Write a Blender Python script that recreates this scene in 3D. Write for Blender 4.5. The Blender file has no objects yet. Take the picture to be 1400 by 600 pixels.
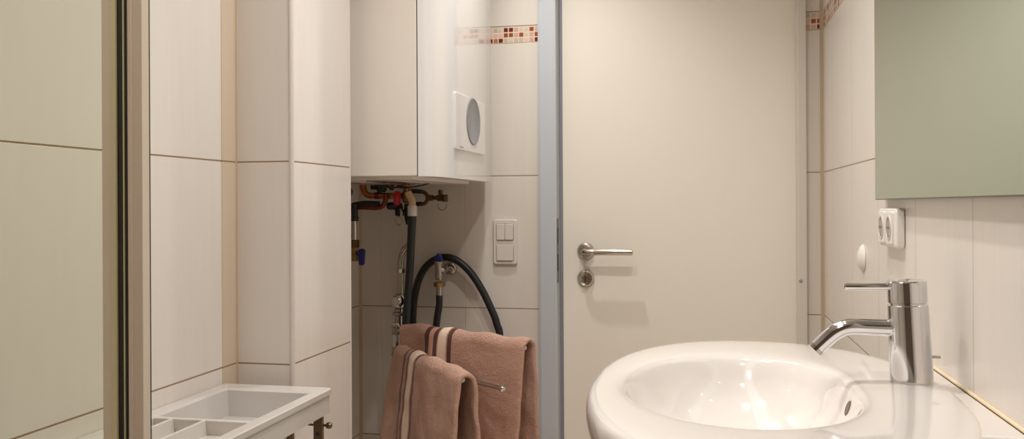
import bpy, bmesh, math, random
from mathutils import Vector, Matrix, noise
random.seed(4)
PI = math.pi
H = 1.06                       # eye height above the floor; shapes below are written relative to eye height
col = bpy.context.scene.collection

# ------------------------------------------------------------------ materials
def lin(c):
    c = c / 255.0
    return c / 12.92 if c <= 0.04045 else ((c + 0.055) / 1.055) ** 2.4
def rgb(r, g, b):
    return (lin(r), lin(g), lin(b), 1.0)

class N:
    def __init__(self, name):
        self.m = bpy.data.materials.new(name); self.m.use_nodes = True
        self.nt = self.m.node_tree; self.nt.nodes.clear()
        self.out = self.nt.nodes.new('ShaderNodeOutputMaterial')
        self.b = self.nt.nodes.new('ShaderNodeBsdfPrincipled')
        self.nt.links.new(self.b.outputs[0], self.out.inputs[0])
    def n(self, t, **k):
        x = self.nt.nodes.new(t)
        for a, v in k.items(): setattr(x, a, v)
        return x
    def l(self, a, b): self.nt.links.new(a, b)
    def math(self, op, a, b=None, c=None):
        x = self.n('ShaderNodeMath', operation=op)
        for i, v in enumerate((a, b, c)):
            if v is None: continue
            if isinstance(v, (int, float)): x.inputs[i].default_value = v
            else: self.l(v, x.inputs[i])
        return x.outputs[0]
    def mix(self, f, a, b):
        x = self.n('ShaderNodeMix', data_type='RGBA')
        for i, v in ((0, f), (6, a), (7, b)):
            if isinstance(v, (int, float, tuple)): x.inputs[i].default_value = v
            else: self.l(v, x.inputs[i])
        return x.outputs[2]

def mat(name, c, rough=0.4, metal=0.0, var=0.03, scale=30.0, bump=0.0, bscale=200.0, coat=0.0, spec=0.5, sub=0.0):
    m = N(name)
    nz = m.n('ShaderNodeTexNoise'); nz.inputs['Scale'].default_value = scale; nz.inputs['Detail'].default_value = 3
    tc = m.n('ShaderNodeTexCoord'); m.l(tc.outputs['Object'], nz.inputs['Vector'])
    col_ = m.mix(nz.outputs['Fac'], tuple(x * (1 - var) for x in c[:3]) + (1,), tuple(min(1, x * (1 + var)) for x in c[:3]) + (1,))
    m.l(col_, m.b.inputs['Base Color'])
    m.b.inputs['Roughness'].default_value = rough
    m.b.inputs['Metallic'].default_value = metal
    m.b.inputs['Coat Weight'].default_value = coat
    m.b.inputs['Coat Roughness'].default_value = 0.05
    m.b.inputs['Specular IOR Level'].default_value = spec
    if bump:
        n2 = m.n('ShaderNodeTexNoise'); n2.inputs['Scale'].default_value = bscale; n2.inputs['Detail'].default_value = 4
        m.l(tc.outputs['Object'], n2.inputs['Vector'])
        bp = m.n('ShaderNodeBump'); bp.inputs['Strength'].default_value = bump; bp.inputs['Distance'].default_value = 0.002
        m.l(n2.outputs['Fac'], bp.inputs['Height']); m.l(bp.outputs[0], m.b.inputs['Normal'])
    return m.m

TILE = rgb(226, 219, 212); GROUT = rgb(150, 122, 92); GROUT2 = rgb(196, 180, 160)
def tile_mat(name, axis, phase, pitch, faint=False, base=TILE):
    """large cream wall tiles in courses of 0.4 m, with a 5 cm band of small mosaic tiles"""
    m = N(name)
    g = m.n('ShaderNodeNewGeometry'); s = m.n('ShaderNodeSeparateXYZ'); m.l(g.outputs['Position'], s.inputs[0])
    z = m.math('SUBTRACT', s.outputs['Z'], H)
    u = s.outputs[axis]
    # the mosaic band shifts every course above it by its height
    above = m.math('GREATER_THAN', z, 0.512)
    zz = m.math('SUBTRACT', z, m.math('MULTIPLY', above, 0.0505))
    def dist(v, ph, p):
        f = m.math('FRACT', m.math('DIVIDE', m.math('SUBTRACT', v, ph), p))
        return m.math('MULTIPLY', m.math('MINIMUM', f, m.math('SUBTRACT', 1.0, f)), p)
    def line(d, w0, w1):
        r = m.n('ShaderNodeMapRange'); r.inputs[1].default_value = w0; r.inputs[2].default_value = w1
        r.inputs[3].default_value = 1.0; r.inputs[4].default_value = 0.0; m.l(d, r.inputs[0]); return r.outputs[0]
    dh = dist(zz, 0.088, 0.4); dv = dist(u, phase, pitch)
    lh = line(dh, 0.0009, 0.0019); lv = line(dv, 0.0006, 0.0014)
    lvs = m.math('MULTIPLY', lv, 0.35 if faint else 0.75)
    # soft linen-like vertical sheen in the glaze
    cv = m.n('ShaderNodeCombineXYZ'); m.l(m.math('MULTIPLY', u, 60.0), cv.inputs[0]); m.l(m.math('MULTIPLY', z, 5.0), cv.inputs[1])
    nz = m.n('ShaderNodeTexNoise'); nz.inputs['Scale'].default_value = 1.0; nz.inputs['Detail'].default_value = 4
    m.l(cv.outputs[0], nz.inputs['Vector'])
    glaze = m.mix(nz.outputs['Fac'], tuple(x * 0.955 for x in base[:3]) + (1,), tuple(min(1, x * 1.035) for x in base[:3]) + (1,))
    c1 = m.mix(lvs, glaze, GROUT2 if faint else rgb(172, 152, 128))
    c2 = m.mix(lh, c1, GROUT)
    # mosaic cells
    P = 0.0158
    iu = m.math('FLOOR', m.math('DIVIDE', u, P)); iz = m.math('FLOOR', m.math('DIVIDE', m.math('SUBTRACT', z, 0.4885), P))
    cc = m.n('ShaderNodeCombineXYZ'); m.l(iu, cc.inputs[0]); m.l(iz, cc.inputs[1])
    wn = m.n('ShaderNodeTexWhiteNoise', noise_dimensions='3D'); m.l(cc.outputs[0], wn.inputs['Vector'])
    cr = m.n('ShaderNodeValToRGB'); cr.color_ramp.interpolation = 'CONSTANT'
    e = cr.color_ramp.elements
    e[0].position = 0.0; e[0].color = rgb(206, 190, 172)
    e[1].position = 0.2; e[1].color = rgb(216, 186, 172)
    for p_, c_ in ((0.38, rgb(188, 176, 158)), (0.55, rgb(198, 164, 144)), (0.66, rgb(150, 72, 36)), (0.75, rgb(104, 34, 14)), (0.90, rgb(180, 116, 80))):
        k = e.new(p_); k.color = c_
    m.l(wn.outputs['Value'], cr.inputs[0])
    du = dist(u, 0.0, P); dz = dist(z, 0.4885, P)
    lj = m.math('MAXIMUM', line(du, 0.0013, 0.0019), line(dz, 0.0013, 0.0019))
    mos = m.mix(lj, cr.outputs[0], rgb(226, 204, 186))
    inb = m.math('MULTIPLY', m.math('GREATER_THAN', z, 0.4885), m.math('LESS_THAN', z, 0.4885 + 3 * P))
    m.l(m.mix(inb, c2, mos), m.b.inputs['Base Color'])
    m.b.inputs['Roughness'].default_value = 0.22
    h = m.math('SUBTRACT', 1.0, m.math('MAXIMUM', lh, m.math('MAXIMUM', lv, m.math('MULTIPLY', inb, lj))))
    bp = m.n('ShaderNodeBump'); bp.inputs['Strength'].default_value = 0.5; bp.inputs['Distance'].default_value = 0.0015
    m.l(m.math('ADD', h, m.math('MULTIPLY', nz.outputs['Fac'], 0.06)), bp.inputs['Height']); m.l(bp.outputs[0], m.b.inputs['Normal'])
    return m.m

M = {}
M['tile_back'] = tile_mat('cream_tiles_back', 'X', -0.708, 0.269, faint=True, base=rgb(217, 209, 200))  # base darkened: this wall's dimmer light is put into the colour
M['tile_right'] = tile_mat('cream_tiles_right', 'Y', 1.2115, 0.3055)
M['tile_left'] = tile_mat('cream_tiles_left', 'Y', 0.08, 0.305, faint=True)
M['tile_pier'] = tile_mat('cream_tiles_pier', 'X', -0.79, 0.30, faint=True)
M['plaster'] = mat('white_ceiling_paint', rgb(236, 230, 222), 0.9, bump=0.1)
M['taupe'] = mat('darkened_rear_wall', rgb(112, 98, 84), 0.85, bump=0.1)  # unseen wall, darkened to show as a dark space in the chrome
def floor_mat():
    m = N('beige_floor_tiles')
    g = m.n('ShaderNodeNewGeometry')
    br = m.n('ShaderNodeTexBrick'); br.offset = 0.0
    br.inputs['Color1'].default_value = rgb(224, 214, 200); br.inputs['Color2'].default_value = rgb(218, 208, 194)
    br.inputs['Mortar'].default_value = rgb(150, 132, 110); br.inputs['Scale'].default_value = 1.0
    br.inputs['Brick Width'].default_value = 0.3; br.inputs['Row Height'].default_value = 0.3; br.inputs['Mortar Size'].default_value = 0.002
    m.l(g.outputs['Position'], br.inputs['Vector']); m.l(br.outputs['Color'], m.b.inputs['Base Color'])
    m.b.inputs['Roughness'].default_value = 0.35
    return m.m
M['floor'] = floor_mat()
M['door'] = mat('cream_door_paint', rgb(233, 226, 214), 0.42, var=0.012, scale=6, bump=0.03, bscale=90)
M['frame_cool_lit'] = mat('cool_lit_grey_lacquer', rgb(186, 191, 197), 0.3, var=0.01)  # one frame lacquer; this jamb's cooler light is put into the colour
M['frame_warm_lit'] = mat('warm_lit_grey_lacquer', rgb(206, 199, 189), 0.35, var=0.01)  # same lacquer with the warmer light put into its colour
M['seal'] = mat('grey_door_seal', rgb(140, 140, 146), 0.6)
M['dark'] = mat('dark_gap', rgb(52, 50, 50), 0.6)
M['silicone'] = mat('tan_silicone', rgb(190, 166, 134), 0.5)
M['silicone_pale'] = mat('pale_silicone', rgb(178, 160, 134), 0.5)
M['silicone_joint'] = mat('cream_joint_silicone', rgb(238, 220, 188), 0.5)
M['edge_trim'] = mat('satin_edge_trim', rgb(214, 205, 198), 0.5)
M['chrome'] = mat('polished_chrome', rgb(226, 226, 228), 0.06, metal=1.0, var=0.01)
M['chrome_soft'] = mat('aged_chrome', rgb(182, 176, 168), 0.14, metal=1.0, var=0.05)
M['nickel'] = mat('satin_nickel', rgb(205, 196, 186), 0.26, metal=1.0, var=0.02)
M['nickel_dark'] = mat('dark_nickel', rgb(150, 138, 126), 0.25, metal=1.0, var=0.03)  # darker nickel for screws, thumb turn and ring
M['ceramic'] = mat('white_glazed_ceramic', rgb(238, 232, 227), 0.08, var=0.004, coat=0.6)
M['enamel'] = mat('white_boiler_enamel', rgb(230, 228, 226), 0.12, var=0.004, coat=0.5)
M['casing'] = mat('matt_white_boiler_side', rgb(226, 218, 208), 0.35, var=0.01)
M['plastic_white'] = mat('white_plastic', rgb(236, 232, 226), 0.3, var=0.01)
M['plastic_switch'] = mat('switch_white_plastic', rgb(214, 206, 198), 0.3, var=0.01)
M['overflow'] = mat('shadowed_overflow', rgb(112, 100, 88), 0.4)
M['dial'] = mat('grey_dial', rgb(134, 138, 142), 0.3, var=0.02)
M['copper'] = mat('old_copper', rgb(176, 104, 66), 0.32, metal=0.85, var=0.3, scale=60)
M['copper_dark'] = mat('dark_copper', rgb(120, 56, 34), 0.38, metal=0.7, var=0.35, scale=60)
M['brass'] = mat('tarnished_brass', rgb(150, 124, 82), 0.33, metal=0.9, var=0.3, scale=80)
M['brass_dark'] = mat('dark_brass', rgb(92, 70, 48), 0.4, metal=0.8, var=0.3, scale=80)
M['black'] = mat('black_rubber', rgb(26, 27, 29), 0.38, var=0.1, scale=50)
M['hose'] = mat('dark_slate_hose', rgb(40, 47, 50), 0.42, var=0.12, scale=40)
M['red'] = mat('red_plastic', rgb(196, 26, 34), 0.35)
M['blue'] = mat('blue_plastic', rgb(22, 34, 118), 0.35)
M['cream_plastic'] = mat('cream_plastic', rgb(214, 184, 140), 0.4)
M['grey_plastic'] = mat('pale_grey_plastic', rgb(204, 200, 196), 0.2, var=0.01, coat=0.3)
M['grey_tray'] = mat('translucent_grey_plastic', rgb(212, 206, 200), 0.25, var=0.01, coat=0.2)
M['steel_brown'] = mat('brown_tinted_steel', rgb(128, 110, 92), 0.3, metal=0.9, var=0.1)
M['alu'] = mat('champagne_aluminium', rgb(216, 198, 178), 0.38, metal=0.1, var=0.02)
M['alu_lit'] = mat('lit_aluminium', rgb(226, 214, 194), 0.38, metal=0.05, var=0.02)  # same aluminium, lightened where the side faces the light
M['gasket'] = mat('clear_aged_gasket', rgb(222, 206, 182), 0.4, var=0.06, scale=40)
M['gasket_olive'] = mat('olive_gasket', rgb(214, 202, 162), 0.35, var=0.04)
M['glass_edge'] = mat('dark_green_glass_edge', rgb(34, 32, 16), 0.15, var=0.3)

def glass_mat():
    m = N('green_tinted_glass'); m.nt.nodes.remove(m.b)
    t = m.n('ShaderNodeBsdfTransparent'); t.inputs[0].default_value = (0.915, 0.93, 0.875, 1)
    g = m.n('ShaderNodeBsdfGlossy'); g.inputs['Roughness'].default_value = 0.02
    lw = m.n('ShaderNodeLayerWeight'); lw.inputs[0].default_value = 0.5
    fz = m.math('ADD', 0.03, m.math('MULTIPLY', m.math('POWER', lw.outputs['Facing'], 5.0), 0.6))
    s = m.n('ShaderNodeMixShader'); m.l(fz, s.inputs[0]); m.l(t.outputs[0], s.inputs[1]); m.l(g.outputs[0], s.inputs[2])
    m.l(s.outputs[0], m.out.inputs[0])
    return m.m
M['glass'] = glass_mat()
def mirror_mat():
    m = N('green_silvered_mirror')
    m.b.inputs['Base Color'].default_value = (0.45, 0.54, 0.455, 1); m.b.inputs['Metallic'].default_value = 1.0; m.b.inputs['Roughness'].default_value = 0.015
    return m.m
M['mirror'] = mirror_mat()
M['mirror_edge'] = mat('mirror_edge', rgb(88, 92, 74), 0.3)

def towel_mat(name, base, stripes):
    m = N(name)
    uv = m.n('ShaderNodeUVMap'); uv.uv_map = 'weave'
    s = m.n('ShaderNodeSeparateXYZ'); m.l(uv.outputs[0], s.inputs[0])
    tc = m.n('ShaderNodeTexCoord')
    nz = m.n('ShaderNodeTexNoise'); nz.inputs['Scale'].default_value = 260; nz.inputs['Detail'].default_value = 5; nz.inputs['Roughness'].default_value = 0.7
    m.l(tc.outputs['Object'], nz.inputs['Vector'])
    n2 = m.n('ShaderNodeTexNoise'); n2.inputs['Scale'].default_value = 60; n2.inputs['Detail'].default_value = 4
    m.l(tc.outputs['Object'], n2.inputs['Vector'])
    hi = tuple(min(1, x * 1.12) for x in base[:3]) + (1,); lo = tuple(x * 0.78 for x in base[:3]) + (1,)
    c = m.mix(m.math('ADD', m.math('MULTIPLY', nz.outputs['Fac'], 0.65), m.math('MULTIPLY', n2.outputs['Fac'], 0.35)), lo, hi)
    mask = None
    for a, b, sc in stripes:
        k = m.math('MULTIPLY', m.math('GREATER_THAN', s.outputs[0], a), m.math('LESS_THAN', s.outputs[0], b))
        c = m.mix(k, c, sc)
        mask = k if mask is None else m.math('MAXIMUM', mask, k)
    m.l(c, m.b.inputs['Base Color'])
    m.b.inputs['Roughness'].default_value = 0.95; m.b.inputs['Specular IOR Level'].default_value = 0.1
    m.b.inputs['Sheen Weight'].default_value = 0.4; m.b.inputs['Sheen Tint'].default_value = (1, 0.84, 0.76, 1)
    bp = m.n('ShaderNodeBump'); bp.inputs['Distance'].default_value = 0.014
    m.l(m.math('SUBTRACT', 0.9, m.math('MULTIPLY', mask, 0.75)), bp.inputs['Strength'])
    m.l(m.math('ADD', nz.outputs['Fac'], m.math('MULTIPLY', n2.outputs['Fac'], 0.9)), bp.inputs['Height']); m.l(bp.outputs[0], m.b.inputs['Normal'])
    return m.m

# ------------------------------------------------------------------ geometry helpers
ORG = {}
def origin(o):
    while o.parent: o = o.parent
    return ORG[o.name]
def finish(name, bm, m, parent=None, smooth=True, bevel=0.0, seg=2, base=None):
    """link ONE mesh object; its vertices arrive in room coordinates (z from eye height)"""
    bmesh.ops.recalc_face_normals(bm, faces=bm.faces)
    if parent:
        o0 = origin(parent)
    else:
        vs = [v.co for v in bm.verts]
        lo = [min(v[i] for v in vs) for i in range(3)]; hi = [max(v[i] for v in vs) for i in range(3)]
        o0 = Vector(((lo[0] + hi[0]) / 2, (lo[1] + hi[1]) / 2, lo[2])) if base is None else Vector(base)
    bmesh.ops.translate(bm, verts=bm.verts, vec=-o0)
    me = bpy.data.meshes.new(name); bm.to_mesh(me); bm.free()
    for k in (m if isinstance(m, (list, tuple)) else [m]): me.materials.append(k)
    o = bpy.data.objects.new(name, me); col.objects.link(o)
    if parent: o.parent = parent
    else:
        o.location = o0 + Vector((0, 0, H)); ORG[o.name] = o0
    if smooth:
        for p in me.polygons: p.use_smooth = True
    if bevel:
        b = o.modifiers.new('edge', 'BEVEL'); b.width = bevel; b.segments = seg; b.limit_method = 'ANGLE'; b.angle_limit = math.radians(35)
        b.harden_normals = smooth
    elif smooth:
        try: me.set_sharp_from_angle(angle=math.radians(38))
        except Exception: pass
    return o
def thing(name, label, cat, loc, group=None):
    o = bpy.data.objects.new(name, None); col.objects.link(o); o.empty_display_size = 0.05
    o.location = Vector(loc) + Vector((0, 0, H)); ORG[o.name] = Vector(loc)
    return tag(o, label, cat, group)
def tag(o, label, cat, group=None):
    o['label'] = label; o['category'] = cat
    if group: o['group'] = group
    return o
def struct(o, label=None):
    o['kind'] = 'structure'
    if label: o['label'] = label
    return o
def box(bm, x0, x1, y0, y1, z0, z1):
    vs = [bm.verts.new((x, y, z)) for x in (x0, x1) for y in (y0, y1) for z in (z0, z1)]
    for f in ((0, 1, 3, 2), (4, 6, 7, 5), (0, 4, 5, 1), (2, 3, 7, 6), (0, 2, 6, 4), (1, 5, 7, 3)):
        bm.faces.new([vs[i] for i in f])
def Bx(*a):
    bm = bmesh.new(); box(bm, *a); return bm
def frame_of(d):
    d = Vector(d).normalized()
    a = Vector((0, 0, 1)) if abs(d.z) < 0.9 else Vector((1, 0, 0))
    u = d.cross(a).normalized(); return u, d.cross(u).normalized()
def spline(pts, per=8):
    P = [Vector(p) for p in pts]
    if len(P) < 3: return P
    out = []
    for i in range(len(P) - 1):
        p0 = P[i - 1] if i else P[0] * 2 - P[1]; p1, p2 = P[i], P[i + 1]; p3 = P[i + 2] if i + 2 < len(P) else P[-1] * 2 - P[-2]
        for k in range(per):
            t = k / per
            out.append(0.5 * (2 * p1 + (p2 - p0) * t + (2 * p0 - 5 * p1 + 4 * p2 - p3) * t * t + (3 * p1 - p0 - 3 * p2 + p3) * t ** 3))
    out.append(P[-1]); return out
def tube(bm, pts, r, seg=16, curve=True, cap=True):
    P = spline(pts) if curve else [Vector(p) for p in pts]
    n = len(P); R = r if callable(r) else (lambda t: r)
    u = None; rings = []
    for i in range(n):
        d = (P[min(i + 1, n - 1)] - P[max(i - 1, 0)]).normalized()
        if u is None: u, _ = frame_of(d)
        u = (u - d * u.dot(d)).normalized(); v = d.cross(u)
        rr = R(i / (n - 1))
        rings.append([bm.verts.new(P[i] + (u * math.cos(2 * PI * k / seg) + v * math.sin(2 * PI * k / seg)) * rr) for k in range(seg)])
    for a, b in zip(rings, rings[1:]):
        for k in range(seg): bm.faces.new((a[k], a[(k + 1) % seg], b[(k + 1) % seg], b[k]))
    if cap: bm.faces.new(rings[0][::-1]); bm.faces.new(rings[-1])
def Tb(*a, **k):
    bm = bmesh.new(); tube(bm, *a, **k); return bm
def lathe(bm, a, d, prof, seg=32):
    """profile [(distance along d, radius)] swept about the axis through a"""
    a = Vector(a); d = Vector(d).normalized(); u, v = frame_of(d); rings = []
    for h, r in prof:
        c = a + d * h
        if r < 1e-6: rings.append([bm.verts.new(c)])
        else: rings.append([bm.verts.new(c + (u * math.cos(2 * PI * k / seg) + v * math.sin(2 * PI * k / seg)) * r) for k in range(seg)])
    for p, q in zip(rings, rings[1:]):
        for k in range(seg):
            k2 = (k + 1) % seg
            if len(p) == 1 and len(q) == 1: continue
            if len(p) == 1: bm.faces.new((p[0], q[k2], q[k]))
            elif len(q) == 1: bm.faces.new((p[k], p[k2], q[0]))
            else: bm.faces.new((p[k], p[k2], q[k2], q[k]))
    if len(rings[0]) > 1: bm.faces.new(rings[0][::-1])
    if len(rings[-1]) > 1: bm.faces.new(rings[-1])
def Lt(*a, **k):
    bm = bmesh.new(); lathe(bm, *a, **k); return bm
def prism(bm, outline, axis, a0, a1):
    """2-D outline extruded along an axis from a0 to a1"""
    def pt(p, a):
        return {'X': (a, p[0], p[1]), 'Y': (p[0], a, p[1]), 'Z': (p[0], p[1], a)}[axis]
    A = [bm.verts.new(pt(p, a0)) for p in outline]; B = [bm.verts.new(pt(p, a1)) for p in outline]
    n = len(outline)
    for k in range(n): bm.faces.new((A[k], A[(k + 1) % n], B[(k + 1) % n], B[k]))
    bm.faces.new(A[::-1]); bm.faces.new(B)
def Pr(*a):
    bm = bmesh.new(); prism(bm, *a); return bm
def rrect(x0, x1, y0, y1, r, n=5):
    out = []
    for cx, cy, a in ((x1 - r, y1 - r, 0), (x0 + r, y1 - r, 90), (x0 + r, y0 + r, 180), (x1 - r, y0 + r, 270)):
        for k in range(n + 1):
            t = math.radians(a + 90 * k / n); out.append((cx + r * math.cos(t), cy + r * math.sin(t)))
    return out

# ------------------------------------------------------------------ the room
FLOOR, CEIL = -H, 1.08
XR, XL, YB, YF = 0.333, -0.91, 2.608, -0.75
DX0, DX1, DTOP = -0.455, 0.275, 0.80
struct(finish('floor', Bx(-1.2, 0.5, YF - 0.1, 2.9, FLOOR - 0.1, FLOOR), M['floor'], smooth=False), 'floor of the small bathroom')
struct(finish('ceiling', Bx(-1.2, 0.5, YF - 0.1, 2.9, CEIL, CEIL + 0.1), M['plaster'], smooth=False), 'white ceiling')
bm = bmesh.new()
box(bm, -1.15, DX0, YB, YB + 0.12, FLOOR, CEIL); box(bm, DX1, XR + 0.1, YB, YB + 0.12, FLOOR, CEIL); box(bm, DX0, DX1, YB, YB + 0.12, DTOP, CEIL)
struct(finish('wall_back', bm, M['tile_back'], smooth=False), 'cream tiled wall around the door with mosaic band')
struct(finish('wall_right', Bx(XR, XR + 0.1, YF, YB, FLOOR, CEIL), M['tile_right'], smooth=False), 'cream tiled wall behind the washbasin')
struct(finish('wall_left', Bx(XL - 0.24, XL, YF, 1.61, FLOOR, CEIL), M['tile_left'], smooth=False), 'cream tiled wall beside the shower screen')
struct(finish('wall_front', Bx(XL - 0.24, XR + 0.1, YF - 0.1, YF, FLOOR, CEIL), M['taupe'], smooth=False), 'wall behind the viewer')
bm = bmesh.new(); box(bm, -1.15, -0.79, 1.61, 1.912, FLOOR, CEIL)
o = finish('wall_pier', bm, [M['tile_pier'], M['tile_left']], smooth=False); struct(o, 'tiled pier between shower and boiler niche')
for p in o.data.polygons: p.material_index = 1 if abs(p.normal.x) > 0.5 else 0
struct(finish('wall_niche', Bx(-1.15, -1.049, 1.912, YB, FLOOR, CEIL), M['tile_left'], smooth=False), 'tiled side wall of the boiler niche')
M['tile_strip'] = tile_mat('tan_tile_strip', 'Y', 0.08, 0.305, faint=True, base=rgb(208, 190, 168))
struct(finish('trim_6', Bx(XL, XL + 0.0012, 1.5575, 1.61, FLOOR, CEIL), M['tile_strip'], smooth=False), 'narrow tan tile strip in the corner at the pier')
# corner beads and edge trim
def bead(name, x, y, dx, dy, r, m, label):
    struct(finish(name, Pr([(x, y), (x + dx * r, y), (x + dx * r * 0.35, y + dy * r * 0.35), (x, y + dy * r)], 'Z', FLOOR, CEIL), m), label)
bead('trim_1', XL, 1.61, 1, -1, 0.004, M['silicone'], 'tan sealant line in the corner at the pier')
bead('trim_2', -1.049, YB, 1, -1, 0.008, M['silicone'], 'tan sealant line in the niche corner')
bead('trim_3', XR, YB, -1, -1, 0.009, M['silicone_pale'], 'pale sealant line in the corner beside the door')
struct(finish('trim_4', Lt((-0.7912, 1.6142, FLOOR), (0, 0, 1), [(0, 0.0055), (CEIL - FLOOR, 0.0055)], seg=20), M['edge_trim']), 'rounded pale edge trim on the pier corner')
struct(finish('trim_5', Lt((-0.7935, 1.9085, FLOOR), (0, 0, 1), [(0, 0.005), (CEIL - FLOOR, 0.005)], seg=20), M['edge_trim']), 'rounded pale edge trim on the rear pier corner')

# ------------------------------------------------------------------ door
door = bpy.data.objects.new('door_1', None); col.objects.link(door); door.location = (-0.08, 2.645, 0); ORG['door_1'] = Vector((-0.08, 2.645, -H))
struct(door, 'cream flush bathroom door with nickel lever handle')
LY = 2.645
finish('door_leaf', Bx(-0.4115, 0.2665, LY, LY + 0.04, FLOOR + 0.006, DTOP - 0.028), M['door'], door, smooth=False, bevel=0.002)
def jamb_outline(x0, x1, inner):      # folded steel casing: face, small outer return, deep reveal
    s = 1 if inner > 0 else -1
    return [(x0, 2.590), (x1, 2.590), (x1, 2.7), (x0, 2.7)]
fl = finish('door_jamb', Bx(-0.4725, -0.4215, 2.588, 2.70, FLOOR, DTOP + 0.02), M['frame_cool_lit'], door, smooth=False, bevel=0.003)
finish('jamb_edge', Bx(-0.4765, -0.4695, 2.5905, 2.607, FLOOR, DTOP + 0.02), M['frame_cool_lit'], fl, smooth=False, bevel=0.0015)
finish('door_seal', Bx(-0.4216, -0.4125, 2.6515, 2.66, FLOOR + 0.006, DTOP - 0.03), M['seal'], door, smooth=False)
fr = finish('door_jamb', Bx(0.2615, 0.2865, 2.588, 2.70, FLOOR, DTOP + 0.02), M['frame_warm_lit'], door, smooth=False, bevel=0.003)
finish('door_header', Bx(-0.4725, 0.2865, 2.588, 2.70, DTOP - 0.026, DTOP + 0.02), M['frame_warm_lit'], door, smooth=False, bevel=0.003)
finish('screw_cap', Lt((0.2685, 2.589, -0.2165), (0, -1, 0), [(0, 0.005), (0.0015, 0.005), (0.0025, 0.003), (0.0028, 0)], seg=16), M['seal'], fr)
# strike plate in the reveal of the latch side
sp = finish('strike_plate', Pr(rrect(2.592, 2.6165, -0.232, -0.040, 0.004), 'X', -0.4222, -0.4198), M['chrome_soft'], door, smooth=False)
for za, zb in ((-0.117, -0.068), (-0.197, -0.148)):
    finish('latch_slot', Pr(rrect(2.598, 2.611, za, zb, 0.002), 'X', -0.4205, -0.4192), M['dark'], sp, smooth=False)
for zz in (-0.046, -0.132, -0.226):
    finish('plate_screw', Lt((-0.4199, 2.604, zz), (1, 0, 0), [(0, 0.0035), (0.0008, 0.003), (0.001, 0)], seg=12), M['nickel_dark'], sp)
# hinge, high on the far jamb
hg = finish('hinge', Lt((0.2595, 2.633, 0.599), (0, 0, 1), [(0, 0.004), (0.003, 0.0085), (0.09, 0.0085), (0.093, 0.004)], seg=16), M['seal'], door)
# lever handle on a round rose
hx, hz = -0.3425, -0.139
ros = [(0, 0.0255), (0.004, 0.0255), (0.008, 0.0225), (0.0095, 0.0205), (0.0078, 0.0165), (0.0078, 0.011), (0.02, 0.0105)]
hd = finish('door_handle', Lt((hx, LY, hz), (0, -1, 0), ros, seg=40), M['nickel'], door)
finish('lever', Tb([(hx, LY - 0.015, hz), (hx, LY - 0.042, hz), (hx + 0.006, LY - 0.052, hz), (hx + 0.02, LY - 0.056, hz), (hx + 0.034, LY - 0.056, hz)], lambda t: 0.0092 - 0.001 * t, seg=20), M['nickel'], hd)
finish('grip', Lt((hx + 0.030, LY - 0.056, hz), (1, 0, 0), [(0, 0.0082), (0.004, 0.0094), (0.108, 0.0094), (0.1135, 0.0085), (0.115, 0.006), (0.1152, 0)], seg=24), M['nickel'], hd)
lk = finish('lock_rose', Lt((hx, LY, -0.2205), (0, -1, 0), [(0, 0.0255), (0.004, 0.0255), (0.008, 0.0225), (0.0095, 0.020), (0.0078, 0.0165), (0.0078, 0.0)], seg=40), M['nickel'], door)
bm = bmesh.new(); prism(bm, [(hx + 0.003 + 0.0065 * math.cos(t), -0.2205 + 0.0135 * math.sin(t)) for t in [2 * PI * k / 24 for k in range(24)]], 'Y', LY - 0.026, LY - 0.006)
finish('thumb_turn', bm, M['nickel_dark'], lk, bevel=0.002)

# ------------------------------------------------------------------ shower screen
ss = thing('shower_screen', 'tall green-tinted glass shower screen with metal and dark rubber edge profile', 'shower screen', (-0.72, 0.8, -1.0))
SY = 0.80
SZ0, SZ1 = FLOOR + 0.06, 0.92
finish('shower_tray_kerb', Bx(XL + 0.001, -0.520, SY - 0.03, SY + 0.03, FLOOR, SZ0), M['ceramic'], ss, bevel=0.006)
finish('glass_pane', Bx(XL + 0.002, -0.5920, SY - 0.003, SY + 0.003, SZ0, SZ1), M['glass'], ss, smooth=False)
finish('seal_strip', Bx(-0.5980, -0.5878, SY - 0.0060, SY - 0.0035, SZ0, SZ1), M['gasket'], ss, smooth=False, bevel=0.0008)
finish('seal_strip', Bx(-0.5878, -0.5805, SY - 0.0075, SY - 0.0035, SZ0, SZ1), M['gasket_olive'], ss, smooth=False, bevel=0.0008)
finish('rubber_gasket', Bx(-0.5815, -0.5640, SY - 0.0050, SY - 0.0030, SZ0, SZ1), M['glass_edge'], ss, smooth=False)
finish('gasket_ridge', Bx(-0.5735, -0.5720, SY - 0.0065, SY - 0.0045, SZ0, SZ1), M['gasket_olive'], ss, smooth=False, bevel=0.0004)
finish('profile', Pr([(-0.5640, SY - 0.0120), (-0.5605, SY - 0.0120), (-0.5600, SY - 0.0105), (-0.5490, SY - 0.0105), (-0.5490, SY + 0.0012), (-0.5640, SY + 0.0012)], 'Z', SZ0, SZ1), M['alu'], ss, smooth=False, bevel=0.0004)
finish('profile_lit_side', Bx(-0.5492, -0.5484, SY - 0.0105, SY + 0.0008, SZ0, SZ1), M['alu_lit'], ss, smooth=False)  # thin facing whose lighter colour paints the light on this side
finish('profile_line', Bx(-0.5500, -0.5485, SY + 0.0010, SY + 0.0030, SZ0, SZ1), M['dark'], ss, smooth=False)

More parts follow.
